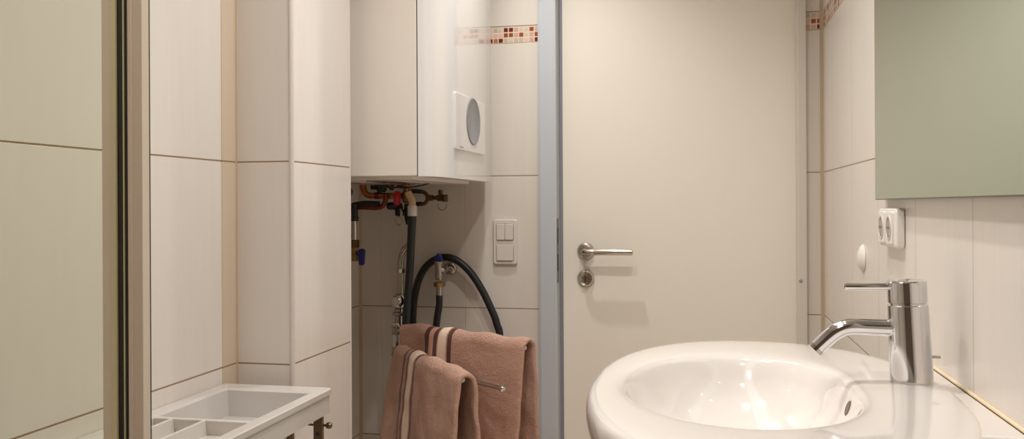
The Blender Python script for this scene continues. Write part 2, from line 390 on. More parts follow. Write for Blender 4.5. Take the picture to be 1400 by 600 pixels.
# ------------------------------------------------------------------ boiler in the niche
BZ, BT = 0.068, 0.86
bl = thing('gas_boiler', 'white wall-hung boiler with rounded front edge and round grey dial', 'boiler', (-0.83, 2.25, BZ))
finish('casing', Bx(-1.047, -0.6485, 1.967, 2.545, BZ + 0.001, BT), M['casing'], bl, smooth=False, bevel=0.002)
cov = [(-0.6465, 1.967), (-0.634, 1.9672), (-0.6255, 1.9695), (-0.619, 1.974), (-0.6145, 1.982), (-0.6115, 1.994), (-0.6085, 2.015), (-0.6065, 2.05), (-0.605, 2.12), (-0.605, 2.53), (-0.609, 2.545), (-0.6465, 2.545)]
cv = finish('front_cover', Pr(cov, 'Z', BZ - 0.001, BT), M['enamel'], bl, bevel=0.0015)
finish('joint_line', Bx(-0.649, -0.646, 1.9685, 2.54, BZ + 0.0005, BT), M['dark'], bl, smooth=False)
bm = bmesh.new(); box(bm, -1.02, -0.67, 2.0, 2.52, BZ - 0.006, BZ + 0.004)
un = finish('underside_plate', bm, M['casing'], bl, smooth=False, bevel=0.002)
for xx, yy, ww, dd in ((-0.96, 2.2, 0.05, 0.08), (-0.86, 2.35, 0.06, 0.06), (-0.76, 2.15, 0.04, 0.12)):
    finish('service_flap', Bx(xx - ww, xx + ww, yy - dd, yy + dd, BZ - 0.010, BZ - 0.005), M['chrome_soft'], un, smooth=False, bevel=0.002)
cp = finish('control_panel', Pr(rrect(2.128, 2.430, 0.141, 0.284, 0.004), 'X', -0.607, -0.5995), M['enamel'], bl, bevel=0.002)
bm = bmesh.new(); lathe(bm, (-0.6000, 2.300, 0.2245), (1, 0, 0), [(0, 0.0715), (0.0015, 0.0705), (0.003, 0.068), (0.0022, 0.066), (0.0026, 0)], seg=56)
for v in bm.verts: v.co.z = 0.2245 + (v.co.z - 0.2245) * 0.9
finish('round_dial', bm, M['dial'], cp)
finish('printed_mark', Bx(-0.5996, -0.5992, 2.165, 2.200, 0.1475, 0.1500), M['seal'], cp, smooth=False)

# ------------------------------------------------------------------ pipework under the boiler
PY = 2.50
def pt(x, z, y=PY): return (x, y, z)
def union(bm, a, d, L, r, hexa=True):
    lathe(bm, a, d, [(0, r * 0.8), (0.001, r), (L - 0.001, r), (L, r * 0.8)], seg=6 if hexa else 20)
# bright copper flow pipe
cA = thing('copper_pipe', 'bright orange copper pipe elbowing down from boiler to the red tap', 'pipe', (-0.95, PY, 0.02), 'copper pipes under the boiler')
finish('tube', Tb([pt(-0.994, BZ + 0.006), pt(-0.993, 0.058), pt(-0.988, 0.040), pt(-0.974, 0.031), pt(-0.95, 0.030), pt(-0.90, 0.0285)], 0.0092), M['copper'], cA)
finish('collar', Lt(pt(-0.994, 0.058), (0, 0, 1), [(0, 0.011), (0.012, 0.011)], seg=20), M['copper'], cA)
finish('solder_joint', Lt(pt(-0.955, 0.030), (1, 0, 0), [(0, 0.0105), (0.014, 0.0105)], seg=20), M['copper_dark'], cA)
cB = thing('copper_pipe', 'dark red copper pipe with black sleeve running level to the niche wall', 'pipe', (-0.97, PY - 0.02, -0.02), 'copper pipes under the boiler')
q = PY - 0.02
finish('tube', Tb([pt(-1.0485, -0.0035, q), pt(-0.99, -0.0045, q), pt(-0.943, -0.006, q), pt(-0.925, -0.001, q), pt(-0.917, 0.012, q), pt(-0.915, 0.026, q), pt(-0.915, 0.034, q)], 0.0072), M['copper_dark'], cB)
finish('black_sleeve', Tb([pt(-1.02, -0.0005, q), pt(-0.985, 0.0055, q), pt(-0.935, 0.004, q)], 0.0095, curve=True), M['black'], cB)
cC = thing('copper_pipe', 'short copper stub with round end cap against the niche wall', 'pipe', (-1.03, 2.47, 0.03), 'copper pipes under the boiler')
finish('tube', Lt((-1.0485, 2.46, 0.042), (1, 0, 0), [(0, 0.009), (0.016, 0.009), (0.017, 0.013), (0.03, 0.013), (0.035, 0.009), (0.037, 0)], seg=24), M['copper_dark'], cC)
# black pump union
un2 = thing('pump_union', 'black round pipe union under the boiler beside the bright copper elbow', 'pipe fitting', (-0.935, PY, 0.045))
bm = bmesh.new(); lathe(bm, pt(-0.935, 0.040), (0, 0, 1), [(0, 0.010), (0.004, 0.015), (0.012, 0.015), (0.013, 0.022), (0.024, 0.022), (0.025, 0.014), (0.034, 0.014)], seg=24)
finish('body', bm, M['black'], un2)
finish('wing_lug', Bx(-0.968, -0.952, PY - 0.008, PY + 0.008, 0.048, 0.063), M['black'], un2, bevel=0.003)
finish('brass_tail', Lt(pt(-0.903, 0.046), (0, 0, 1), [(0, 0.004), (0.004, 0.008), (0.012, 0.008), (0.013, 0.006), (0.024, 0.006)], seg=16), M['brass_dark'], un2)
# gas / fill cable loop
finish('sensor_wire', Tb([pt(-0.905, 0.058, 2.42), pt(-0.86, 0.052, 2.40), pt(-0.80, 0.052, 2.38), pt(-0.75, 0.060, 2.36), pt(-0.73, 0.070, 2.36)], 0.0022, seg=8), M['brass_dark'], bl)
# red tap with brass valve block
rt_ = thing('isolating_tap', 'red-handled isolating tap on a brass block under the boiler', 'tap', (-0.875, PY - 0.02, 0.0))
bm = bmesh.new(); union(bm, pt(-0.906, 0.029), (1, 0, 0), 0.014, 0.0115); lathe(bm, pt(-0.892, 0.029), (1, 0, 0), [(0, 0.009), (0.03, 0.009)], seg=16)
lathe(bm, pt(-0.858, 0.008), (0, 0, 1), [(0, 0.007), (0.004, 0.0115), (0.030, 0.0125), (0.034, 0.009), (0.042, 0.009), (0.044, 0.012), (0.056, 0.012)], seg=16)
finish('valve_block', bm, M['brass'], rt_)
finish('red_handle', Tb([pt(-0.879, 0.040, PY - 0.018), pt(-0.878, 0.028, PY - 0.022), pt(-0.879, 0.010, PY - 0.022), pt(-0.880, 0.004, PY - 0.020)], lambda t: 0.0085 + 0.002 * math.sin(PI * t), seg=14), M['red'], rt_)
finish('gland', Lt(pt(-0.879, 0.029, PY - 0.024), (0, 1, 0), [(0, 0.006), (0.03, 0.006)], seg=16), M['red'], rt_)
finish('cap_nut', Lt(pt(-0.872, 0.052), (0, 0, 1), [(0, 0.008), (0.003, 0.016), (0.010, 0.016), (0.014, 0.012), (0.018, 0.012)], seg=20), M['black'], rt_)
# safety valve: black block + chrome lever ring
sv = thing('safety_valve', 'black safety valve with small chrome pull ring hanging beneath the red tap', 'valve', (-0.88, PY - 0.015, -0.05))
bm = bmesh.new(); lathe(bm, pt(-0.917, -0.001), (1, 0, 0), [(0, 0.008), (0.003, 0.011), (0.024, 0.012), (0.028, 0.009), (0.045, 0.009)], seg=18)
lathe(bm, pt(-0.879, 0.0), (0, 0, -1), [(0, 0.010), (0.010, 0.011), (0.011, 0.0135), (0.029, 0.0135), (0.031, 0.010)], seg=18)
lathe(bm, pt(-0.853, 0.006), (0, 0, -1), [(0, 0.010), (0.02, 0.012), (0.045, 0.010), (0.062, 0.006)], seg=18)
finish('body', bm, M['black'], sv)
finish('pull_ring', Tb([(-0.8735 + 0.0095 * math.cos(t), PY - 0.02, -0.0445 + 0.012 * math.sin(t)) for t in [2 * PI * k / 20 for k in range(21)]], 0.0028, seg=10, curve=False), M['chrome_soft'], sv)
finish('pull_rod', Tb([pt(-0.869, -0.010, PY - 0.018), pt(-0.866, -0.022, PY - 0.02), pt(-0.868, -0.034, PY - 0.02)], 0.0042, seg=10), M['chrome_soft'], sv)
# dark u-bend + filling cock
ub = thing('return_bend', 'dark copper U-bend pipe looping beside the cream hose fitting', 'pipe', (-0.81, PY, 0.0))
finish('tube', Tb([pt(-0.846, 0.0425), pt(-0.825, 0.042), pt(-0.808, 0.041), pt(-0.796, 0.034), pt(-0.792, 0.022), pt(-0.796, 0.010), pt(-0.808, 0.0045), pt(-0.825, 0.004), pt(-0.846, 0.004)], 0.0058), M['brass_dark'], ub)
finish('insulation_sleeve', Tb([pt(-0.843, 0.0425), pt(-0.825, 0.0422), pt(-0.811, 0.041)], 0.0068), M['black'], ub)
finish('insulation_sleeve', Tb([pt(-0.843, 0.004), pt(-0.825, 0.0042), pt(-0.811, 0.005)], 0.0068), M['black'], ub)
fc = thing('filling_cock', 'brass filling cock with dangling ring at the end of the U-bend', 'valve', (-0.755, PY, -0.01))
bm = bmesh.new(); union(bm, pt(-0.788, 0.0225), (1, 0, 0), 0.013, 0.010); lathe(bm, pt(-0.776, 0.0225), (1, 0, 0), [(0, 0.006), (0.014, 0.0065), (0.015, 0.010), (0.03, 0.010), (0.031, 0.007), (0.040, 0.007)], seg=16)
lathe(bm, pt(-0.752, 0.018), (0, 0, 1), [(0, 0.008), (0.014, 0.008), (0.015, 0.005), (0.02, 0.0065), (0.028, 0.0065)], seg=14)
finish('body', bm, M['brass_dark'], fc)
bm = bmesh.new(); union(bm, pt(-0.737, 0.010, PY - 0.004), (0, 0, 1), 0.022, 0.0085)
finish('end_cap', bm, M['brass_dark'], fc)
finish('hanging_ring', Tb([(-0.7445 + 0.0135 * math.cos(t), PY - 0.008, 0.004 + 0.018 * math.sin(t)) for t in [PI * (1 + k / 16) for k in range(17)]], 0.0014, seg=8, curve=False), M['nickel_dark'], fc)
# condensate hose with white collar
ch = thing('condensate_hose', 'thick slate-grey hose dropping from boiler with white collar at its top', 'hose', (-0.86, PY - 0.03, -0.7))
hy = PY - 0.03
finish('tube', Tb([(-0.829, hy, -0.028), (-0.831, hy, -0.06), (-0.834, hy, -0.12), (-0.838, hy, -0.19), (-0.844, hy - 0.004, -0.28), (-0.849, hy - 0.008, -0.38), (-0.85, hy - 0.005, -0.6), (-0.85, hy + 0.03, -0.8), (-0.835, hy + 0.04, FLOOR + 0.003)], lambda t: 0.0128 - 0.0015 * min(1, t * 3), seg=20), M['hose'], ch)
finish('white_collar', Lt((-0.829, hy, -0.032), (0, 0, 1), [(0, 0.011), (0.002, 0.0138), (0.030, 0.0138), (0.033, 0.0115)], seg=24), M['plastic_white'], ch)
finish('cream_nozzle', Tb([(-0.829, hy, -0.005), (-0.830, hy, 0.016), (-0.838, hy, 0.030), (-0.842, hy, 0.040)], 0.0105, seg=18), M['cream_plastic'], ch)
# stop valve hanging by the niche wall
st = thing('stop_valve', 'vertical pipe with brass stop valve and blue handle by niche wall', 'valve', (-1.01, PY - 0.04, -0.17))
vy = PY - 0.04; vx = -1.0055
finish('pipe', Lt((vx, vy, -0.150), (0, 0, 1), [(0, 0.0088), (0.143, 0.0088)], seg=20), M['chrome_soft'], st)
finish('black_clamp', Lt((vx, vy, -0.045), (0, 0, 1), [(0, 0.0125), (0.012, 0.013), (0.013, 0.0112), (0.036, 0.0112), (0.037, 0.0095), (0.05, 0.0095)], seg=20), M['black'], st)
bm = bmesh.new(); union(bm, (vx, vy, -0.124), (0, 0, 1), 0.024, 0.0145)
finish('union_nut', bm, M['brass_dark'], st)
finish('valve_body', Lt((vx, vy, -0.163), (0, 0, 1), [(0, 0.010), (0.002, 0.0135), (0.018, 0.0135), (0.020, 0.011), (0.040, 0.011)], seg=20), M['brass'], st)
bm = bmesh.new(); prism(bm, [(-0.9865, -0.150), (-0.988, -0.135), (-0.982, -0.1265), (-0.971, -0.125), (-0.9655, -0.129), (-0.967, -0.150), (-0.9685, -0.170), (-0.972, -0.1745), (-0.982, -0.1745), (-0.984, -0.168)], 'Y', vy - 0.024, vy - 0.010)
finish('blue_handle', bm, M['blue'], st, bevel=0.003)
finish('wall_clip', Bx(-1.0492, vx, vy - 0.006, vy + 0.006, -0.098, -0.086), M['black'], st, bevel=0.002)
finish('spindle', Lt((-0.995, vy - 0.006, -0.140), (1, -0.55, 0), [(0, 0.006), (0.02, 0.006)], seg=14), M['brass_dark'], st)
# chrome drain pipe with ball trap
dp = thing('drain_pipe', 'chrome waste pipe with round ball trap, rising behind the towel rail', 'pipe', (-0.87, 2.47, FLOOR))
dy = PY - 0.005
finish('tube', Tb([(-0.845, dy, -0.115), (-0.858, dy, -0.128), (-0.868, dy, -0.143), (-0.874, dy, -0.165), (-0.876, dy, -0.20), (-0.876, dy, -0.262)], 0.0098, seg=18), M['chrome_soft'], dp)
bm = bmesh.new(); union(bm, (-0.875, dy, -0.200), (0, 0, 1), 0.014, 0.0128)
finish('pipe_nut', bm, M['chrome_soft'], dp)
bm = bmesh.new(); lathe(bm, (-0.857, dy, -0.126), (-0.6, 0, -0.75), [(0, 0.012), (0.014, 0.0125), (0.016, 0.010)], seg=18)
finish('pipe_nut', bm, M['chrome_soft'], dp)
bs = 0.0255; bc = Vector((-0.879, dy, -0.283))
finish('ball_trap', Lt(bc + Vector((0, 0, -bs)), (0, 0, 1), [(bs - bs * math.cos(PI * k / 20), bs * math.sin(PI * k / 20)) for k in range(21)], seg=36), M['chrome'], dp)
finish('trap_collar', Lt((-0.8795, dy, -0.326), (0, 0, 1), [(0, 0.015), (0.003, 0.021), (0.009, 0.021), (0.013, 0.014), (0.02, 0.014)], seg=28), M['chrome_soft'], dp)
finish('tail_pipe', Lt((-0.8800, dy, FLOOR), (0, 0, 1), [(0, 0.0128), (H - 0.325, 0.0128)], seg=24), M['chrome_soft'], dp)
# angle valve on the back wall
av = thing('angle_valve', 'chrome angle valve with dark blue cap and round rose on tiled wall', 'valve', (-0.755, YB, -0.26))
ay = 2.528
finish('rose', Lt((-0.752, YB - 0.0005, -0.193), (0, -1, 0), [(0, 0.020), (0.004, 0.0195), (0.010, 0.014), (0.012, 0.0095), (0.03, 0.0095)], seg=28), M['chrome_soft'], av)
bm = bmesh.new()
tube(bm, [(-0.752, YB - 0.02, -0.193), (-0.755, ay + 0.012, -0.192), (-0.764, ay, -0.190)], 0.0085)
lathe(bm, (-0.7665, ay, -0.222), (0, 0, 1), [(0, 0.009), (0.004, 0.0115), (0.02, 0.0118), (0.022, 0.0102), (0.044, 0.0105), (0.052, 0.0135), (0.058, 0.0145), (0.061, 0.012), (0.064, 0.008)], seg=24)
finish('body', bm, M['chrome_soft'], av)
bm = bmesh.new(); prism(bm, [(-0.784, -0.166), (-0.766, -0.140), (-0.752, -0.160), (-0.754, -0.168)], 'Y', ay - 0.016, ay + 0.008)
finish('blue_cap', bm, M['blue'], av, bevel=0.004)
bm = bmesh.new(); union(bm, (-0.7655, ay, -0.242), (0, 0, 1), 0.014, 0.0175)
finish('hose_nut', bm, M['brass'], av)
finish('ferrule', Lt((-0.7655, ay, -0.268), (0, 0, 1), [(0, 0.0095), (0.028, 0.0092)], seg=20), M['chrome_soft'], av)
tag(finish('supply_hose', Tb([(-0.7655, ay, -0.267), (-0.767, ay, -0.30), (-0.774, ay, -0.345), (-0.78, ay, -0.42), (-0.78, ay, -0.7), (-0.78, ay, FLOOR + 0.003)], 0.0105, seg=18), M['black']), 'short black hose hanging straight down from the angle valve nut', 'hose')
ly = 2.566
tag(finish('washer_hose', Tb([(-0.868, ly, FLOOR + 0.003), (-0.868, ly, -0.8), (-0.866, ly, -0.45), (-0.862, ly, -0.35), (-0.857, ly, -0.285), (-0.842, ly, -0.225), (-0.817, ly, -0.184), (-0.786, ly, -0.162), (-0.752, ly, -0.1565), (-0.716, ly, -0.169), (-0.678, ly, -0.203), (-0.645, ly, -0.252), (-0.617, ly, -0.308), (-0.600, ly, -0.352), (-0.588, ly, -0.43), (-0.585, ly, -0.8), (-0.585, ly, FLOOR + 0.003)], 0.0112, seg=20), M['black']), 'long black hose bent in a high arch behind the pink towels', 'hose')

# ------------------------------------------------------------------ swivel towel rail with two towels
RX, RY = -0.8485, 2.38
arms = [(-0.352, -0.427, 2.136), (-0.412, -0.553, 2.015), (-0.4430, -0.4695, 2.082)]     # height, tip x, tip y
tr = thing('towel_rail', 'chrome swivel towel rail, slim post with three arms and ringed hubs', 'towel rail', (RX, RY, FLOOR))
finish('post', Lt((RX, RY, FLOOR), (0, 0, 1), [(0, 0.0095), (H - 0.335, 0.0095), (H - 0.332, 0.007)], seg=24), M['chrome'], tr)
finish('foot_plate', Lt((RX, RY, FLOOR), (0, 0, 1), [(0, 0.065), (0.006, 0.065), (0.01, 0.06), (0.012, 0.012), (0.05, 0.010)], seg=36), M['chrome'], tr)
for z, tx, ty in arms:
    d = Vector((tx - RX, ty - RY, 0)).normalized()
    L = (Vector((tx, ty, 0)) - Vector((RX, RY, 0))).length
    a = finish('arm', Lt((RX, RY, z), d, [(0, 0.0058), (L - 0.012, 0.0058), (L - 0.011, 0.0078), (L - 0.003, 0.0078), (L, 0.005)], seg=20), M['chrome'], tr)
    finish('hub', Lt((RX, RY, z - 0.013), (0, 0, 1), [(0, 0.0115), (0.002, 0.0135), (0.005, 0.0135), (0.006, 0.012), (0.020, 0.012), (0.021, 0.0135), (0.024, 0.0135), (0.026, 0.0115)], seg=24), M['chrome_soft'], a)

def towel(name, label, arm, t0, t1, rf, rb, dropf, dropb, m, seed, splay, group, taper=0.0, thick=0.009, pinch=0):
    """a towel hung over an arm: one sheet over the bar, near flap and far flap"""
    z, tx, ty = arm
    A = Vector((RX, RY, 0)); d = (Vector((tx, ty, 0)) - A); L = d.length; d.normalize()
    nrm = Vector((d.y, -d.x, 0));                                    # towards the viewer's side
    if nrm.y > 0: nrm = -nrm
    rad = 0.0145
    prof = []                                                        # (side offset, height, drop fraction)
    nf, nb, na = 46, 40, 12
    for k in range(nf): f = 1 - k / nf; prof.append((rad + rf * (f ** 0.8), -dropf * f, f, 1))
    for k in range(na + 1):
        a = PI * k / na; prof.append((rad * math.cos(a), rad * math.sin(a), 0, 1 if k < na / 2 else -1))
    for k in range(1, nb + 1): f = k / nb; prof.append((-rad - rb * (f ** 0.8), -dropb * f, f, -1))
    nt = 60
    bm = bmesh.new(); uvl = bm.loops.layers.uv.new('weave'); grid = []
    for i in range(nt + 1):
        t = i / nt; row = []
        for off, h, f, side in prof:
            s = t0 + (t1 - t0) * t
            wav = 0.010 * f * math.sin(t * 9.0 + seed + f * 2.2) + 0.006 * f * math.sin(t * 17 + seed * 2)
            p = A + d * s
            o_ = off + wav * (1 if side > 0 else 0.7) + side * splay * f * (1 - t) ** 1.5
            if side == pinch:                                        # flaps lie flat together close to the post
                lim = max(0.0075, s * 0.185 - 0.013); o_ = max(-lim, min(lim, o_))
            p = p + nrm * o_
            p = p + d * (-taper * f * (t - 0.35) * (1 if side > 0 else 0.25))
            q = p * 18 + Vector((seed, 0, h * 18))
            edge = min(t, 1 - t)
            sag = -0.004 * (1 - min(1, edge / 0.06)) + 0.0025 * math.sin(t * 23 + seed)
            p.z = z + h + sag * (1 - f)
            p = p + nrm * (0.004 * noise.noise(q) + 0.0016 * noise.noise(q * 5)) + Vector((0, 0, 0.003 * noise.noise(q + Vector((7, 3, 1)))))
            row.append((bm.verts.new(p), t, f))
        grid.append(row)
    for i in range(nt):
        for k in range(len(prof) - 1):
            quad = (grid[i][k], grid[i + 1][k], grid[i + 1][k + 1], grid[i][k + 1])
            fc_ = bm.faces.new([x[0] for x in quad])
            for lp, x in zip(fc_.loops, quad): lp[uvl].uv = (x[1], x[2])
    o = finish(name, bm, m)
    sm = o.modifiers.new('pile', 'SOLIDIFY'); sm.thickness = thick; sm.offset = 1.0; sm.use_even_offset = False
    sb = o.modifiers.new('soft', 'SUBSURF'); sb.levels = 1; sb.render_levels = 1
    return tag(o, label, 'towel', group)
PINK = rgb(250, 194, 169); BR = rgb(92, 54, 44); CR = rgb(246, 218, 196); PK = rgb(216, 164, 140)
m1 = towel_mat('pink_terry_front', PINK, [(0.205, 0.232, BR), (0.268, 0.292, BR), (0.30, 0.372, CR), (0.385, 0.410, BR)])
m2 = towel_mat('pink_terry_back', rgb(247, 190, 165), [(0.25, 0.285, BR), (0.285, 0.325, PK), (0.325, 0.358, BR), (0.365, 0.43, CR), (0.44, 0.472, BR)])
towel('hand_towel', 'pink striped towel on middle rail arm, nearer of two, hanging lower', arms[1], 0.035, 0.495, 0.030, 0.020, 0.46, 0.44, m1, 1.3, 0.035, 'pink towels on the rail', taper=0.02, thick=0.011, pinch=-1)
towel('hand_towel', 'pink striped towel over the top rail arm, close under the black hose arch', arms[0], 0.030, 0.500, 0.022, 0.028, 0.48, 0.44, m2, 4.1, 0.0, 'pink towels on the rail', taper=0.02, thick=0.011, pinch=1)

# ------------------------------------------------------------------ light switch
sw = thing('light_switch', 'white double light switch plate on tiled wall beside the door frame', 'switch', (-0.580, YB, -0.178))
S0, S1, T0, T1 = -0.6170, -0.5435, -0.1785, -0.0435
finish('cover_plate', Pr(rrect(S0, S1, T0, T1, 0.008), 'Y', YB - 0.010, YB - 0.0005), M['plastic_switch'], sw, bevel=0.003, seg=3)
cx = (S0 + S1) / 2
for a, b, c, d_ in ((cx - 0.0255, cx - 0.0004, -0.1045, -0.0565), (cx + 0.0004, cx + 0.0255, -0.1045, -0.0565), (cx - 0.0255, cx + 0.0255, -0.1670, -0.1190)):
    rk = finish('rocker', Pr(rrect(a, b, c, d_, 0.003), 'Y', YB - 0.0145, YB - 0.006), M['plastic_switch'], sw, bevel=0.0015)
for c, d_ in ((-0.1045, -0.0565), (-0.1670, -0.1190)):
    finish('rocker_gap', Pr(rrect(cx - 0.0272, cx + 0.0272, c - 0.0020, d_ + 0.0014, 0.006), 'Y', YB - 0.0105, YB - 0.004), M['seal'], sw, smooth=False)

# ------------------------------------------------------------------ things on the right wall
so = thing('wall_socket', 'white double power socket on tiled wall under the mirror corner', 'socket', (XR, 1.66, -0.075))
Y0, Y1, Z0, Z1 = 1.588, 1.735, -0.0765, -0.0085
finish('cover_plate', Pr(rrect(Y0, Y1, Z0, Z1, 0.008), 'X', XR - 0.0155, XR - 0.0005), M['plastic_white'], so, bevel=0.004, seg=3)
for yc in (1.6265, 1.6915):
    zc = (Z0 + Z1) / 2
    ins = finish('socket_insert', Pr(rrect(yc - 0.0255, yc + 0.0255, zc - 0.0275, zc + 0.0275, 0.003), 'X', XR - 0.0195, XR - 0.012), M['plastic_white'], so, bevel=0.001)
    bm = bmesh.new(); lathe(bm, (XR - 0.0196, yc, zc), (-1, 0, 0), [(0, 0.0215), (0.0012, 0.0213), (0.0012, 0.0185), (0.0003, 0.0180), (0.0003, 0)], seg=36)
    well = finish('socket_well', bm, M['plastic_switch'], ins)
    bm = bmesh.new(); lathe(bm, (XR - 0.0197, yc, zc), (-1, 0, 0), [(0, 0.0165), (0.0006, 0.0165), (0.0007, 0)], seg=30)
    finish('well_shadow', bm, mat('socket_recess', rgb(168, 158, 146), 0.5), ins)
    bm = bmesh.new()
    for dyy in (-0.0065, 0.0065): lathe(bm, (XR - 0.0203, yc + dyy, zc), (-1, 0, 0), [(0, 0.0022), (0.0004, 0.0022)], seg=12)
    finish('pin_holes', bm, M['dark'], ins)
    for dz in (-0.0150, 0.0150): finish('earth_clip', Bx(XR - 0.0215, XR - 0.0203, yc - 0.002, yc + 0.002, zc + dz - 0.002, zc + dz + 0.002), M['nickel'], ins, smooth=False)
wc = finish('wall_cover', Lt((XR - 0.0004, 1.985, -0.1155), (-1, 0, 0), [(0, 0.0288), (0.002, 0.0288), (0.0065, 0.024), (0.0105, 0.015), (0.012, 0.006), (0.0123, 0)], seg=44), M['plastic_white'])
tag(wc, 'small round white domed cover on tiled wall above the washbasin', 'wall cover')
mr = thing('wall_mirror', 'large frameless green-tinted mirror on the wall above the washbasin', 'mirror', (XR, 1.2, 0.008))
MX = XR - 0.020
finish('mirror_glass', Bx(MX, MX + 0.005, 0.70, 1.742, 0.008, 0.80), M['mirror'], mr, smooth=False)
finish('mirror_rim', Bx(MX + 0.0006, MX + 0.0054, 0.698, 1.7445, 0.0062, 0.802), M['mirror_edge'], mr, smooth=False)
finish('backing_board', Bx(MX + 0.0056, XR - 0.0004, 0.72, 1.722, 0.030, 0.78), M['dark'], mr, smooth=False)

# ------------------------------------------------------------------ washbasin
wb = thing('washbasin', 'white oval ceramic washbasin with broad rim, mounted on the tiled wall', 'washbasin', (0.1, 1.215, -0.47))
NT = 128
def outer(t):
    c, s = math.cos(t), math.sin(t); e = 2 / 2.25
    return 0.082 + 0.232 * math.copysign(abs(c) ** e, c), 1.215 + 0.400 * math.copysign(abs(s) ** e, s)
def inner(t, k=1.0):
    c, s = math.cos(t), math.sin(t)
    tt = (t + PI) % (2 * PI) - PI
    a = 0.154 * (1 - 0.10 * math.exp(-(tt / 0.55) ** 2))
    return 0.052 + k * a * c, 1.215 + k * 0.222 * s
rings = []
def ring_o(k, z, dx=0.0): rings.append([(0.082 + dx + (outer(t)[0] - 0.082) * k, 1.215 + (outer(t)[1] - 1.215) * k, z) for t in TH])
def ring_i(k, z): rings.append([inner(t, k) + (z,) for t in TH])
def ring_m(f, z): rings.append([(outer(t)[0] * (1 - f) + inner(t, 1.07)[0] * f, outer(t)[1] * (1 - f) + inner(t, 1.07)[1] * f, z) for t in TH])
TH = [2 * PI * k / NT for k in range(NT)]
for k, z, dx in ((0.22, -0.470, 0.06), (0.42, -0.455, 0.05), (0.60, -0.425, 0.035), (0.76, -0.380, 0.02), (0.88, -0.335, 0.008), (0.95, -0.302, 0.002), (0.984, -0.280, 0), (0.997, -0.266, 0), (1.0, -0.256, 0), (0.996, -0.2475, 0), (0.985, -0.2415, 0), (0.966, -0.2385, 0)): ring_o(k, z, dx)
for f, z in ((0.35, -0.2372), (0.7, -0.2375), (0.92, -0.2388), (1.0, -0.2400)): ring_m(f, z)
for k, z in ((1.03, -0.2422), (1.005, -0.2460)): ring_i(k, z)
for q_ in range(1, 15):
    a_ = math.radians(8 + 82 * q_ / 14.5); ring_i(0.985 * math.cos(a_) ** 0.85, -0.2400 - 0.112 * math.sin(a_) ** 1.15)
bm = bmesh.new()
R = [[bm.verts.new(p) for p in r] for r in rings]
for a, b in zip(R, R[1:]):
    for k in range(NT): bm.faces.new((a[k], a[(k + 1) % NT], b[(k + 1) % NT], b[k]))
bm.faces.new(R[0][::-1]); bm.faces.new(R[-1])
bo = finish('bowl', bm, M['ceramic'], wb); sb = bo.modifiers.new('soft', 'SUBSURF'); sb.levels = 1; sb.render_levels = 1
bm = bmesh.new(); prism(bm, rrect(0.19, XR - 0.0006, 1.000, 1.432, 0.012), 'Z', -0.300, -0.2425)
finish('rear_shelf', bm, M['ceramic'], wb, bevel=0.007, seg=4)
finish('sealant_line', Tb([(XR - 0.0015, 1.000, -0.2412), (XR - 0.0015, 1.432, -0.2412)], 0.0024, seg=10, curve=False), M['silicone_joint'], wb)
ov = Vector((0.1838, 1.215, -0.267))
bm = bmesh.new(); lathe(bm, ov + Vector((0.003, 0, 0)), (-1, 0, 0.35), [(0, 0.0105), (0.0035, 0.0105), (0.0045, 0.009), (0.0040, 0.0086), (0.0040, 0)], seg=28)
ovo = finish('overflow', bm, M['overflow'], wb)
finish('drain', Lt((0.052, 1.215, -0.364), (0, 0, 1), [(0, 0.024), (0.003, 0.024), (0.004, 0.02), (0.0035, 0.015), (0.009, 0.014), (0.010, 0)], seg=32), M['chrome'], wb)

# ------------------------------------------------------------------ tap
FX, FY = 0.2728, 1.2685
tp = thing('basin_mixer_tap', 'chrome single-lever mixer tap with curved spout standing on the washbasin', 'tap', (FX, FY, -0.238))
base = Vector((FX, FY, -0.2385)); top = Vector((0.2668, FY, -0.1035)); ax = (top - base); HL = ax.length; ax.normalize()
finish('body', Lt(base, ax, [(0, 0.0272), (0.001, 0.0276), (0.004, 0.0272), (HL - 0.0325, 0.0256), (HL - 0.0315, 0.0245)], seg=64), M['chrome'], tp)
bm = bmesh.new(); lathe(bm, base, ax, [(HL - 0.0335, 0.0225), (HL - 0.0295, 0.0225), (HL - 0.0293, 0.0242), (HL - 0.0285, 0.0250), (HL - 0.0015, 0.0250), (HL, 0.0238), (HL - 0.0005, 0.018), (HL - 0.0003, 0)], seg=64)
hdm = finish('handle_head', bm, M['chrome'], tp)
rod = top + Vector((-0.016, 0, -0.0085))
finish('lever_rod', Lt(rod, (-1, 0, -0.012), [(0, 0.0046), (0.060, 0.0046), (0.0625, 0.0042), (0.0632, 0.003), (0.0632, 0)], seg=20), M['chrome'], tp)
finish('spout', Tb([(FX - 0.012, FY, -0.1675), (0.225, FY, -0.1670), (0.203, FY, -0.1665), (0.190, FY, -0.1680), (0.178, FY, -0.1735), (0.1675, FY, -0.1820), (0.1525, FY, -0.1970)], lambda t: 0.0112 - 0.0006 * t, seg=28), M['chrome'], tp)
finish('aerator', Lt((0.1535, FY, -0.1960), (-0.707, 0, -0.707), [(0, 0.0108), (0.0055, 0.0108), (0.006, 0.0095), (0.0052, 0.0085), (0.0052, 0)], seg=28), M['chrome_soft'], tp)
finish('drain_lift_rod', Tb([(FX + 0.020, FY + 0.012, -0.2065), (FX + 0.0385, FY + 0.012, -0.2065)], 0.0022, seg=12, curve=False), M['chrome_soft'], tp)

# ------------------------------------------------------------------ organiser trolley by the left wall
tz = -0.3426; tb = -0.4040
og = thing('storage_trolley', 'pale grey plastic tray trolley with compartments against the tiled wall', 'trolley', (-0.795, 1.28, FLOOR))
ox0, ox1, oy0, oy1 = -0.9065, -0.6855, 1.00, 1.560
ix0, ix1, iy1 = -0.8795, -0.7085, 1.520
bm = bmesh.new()
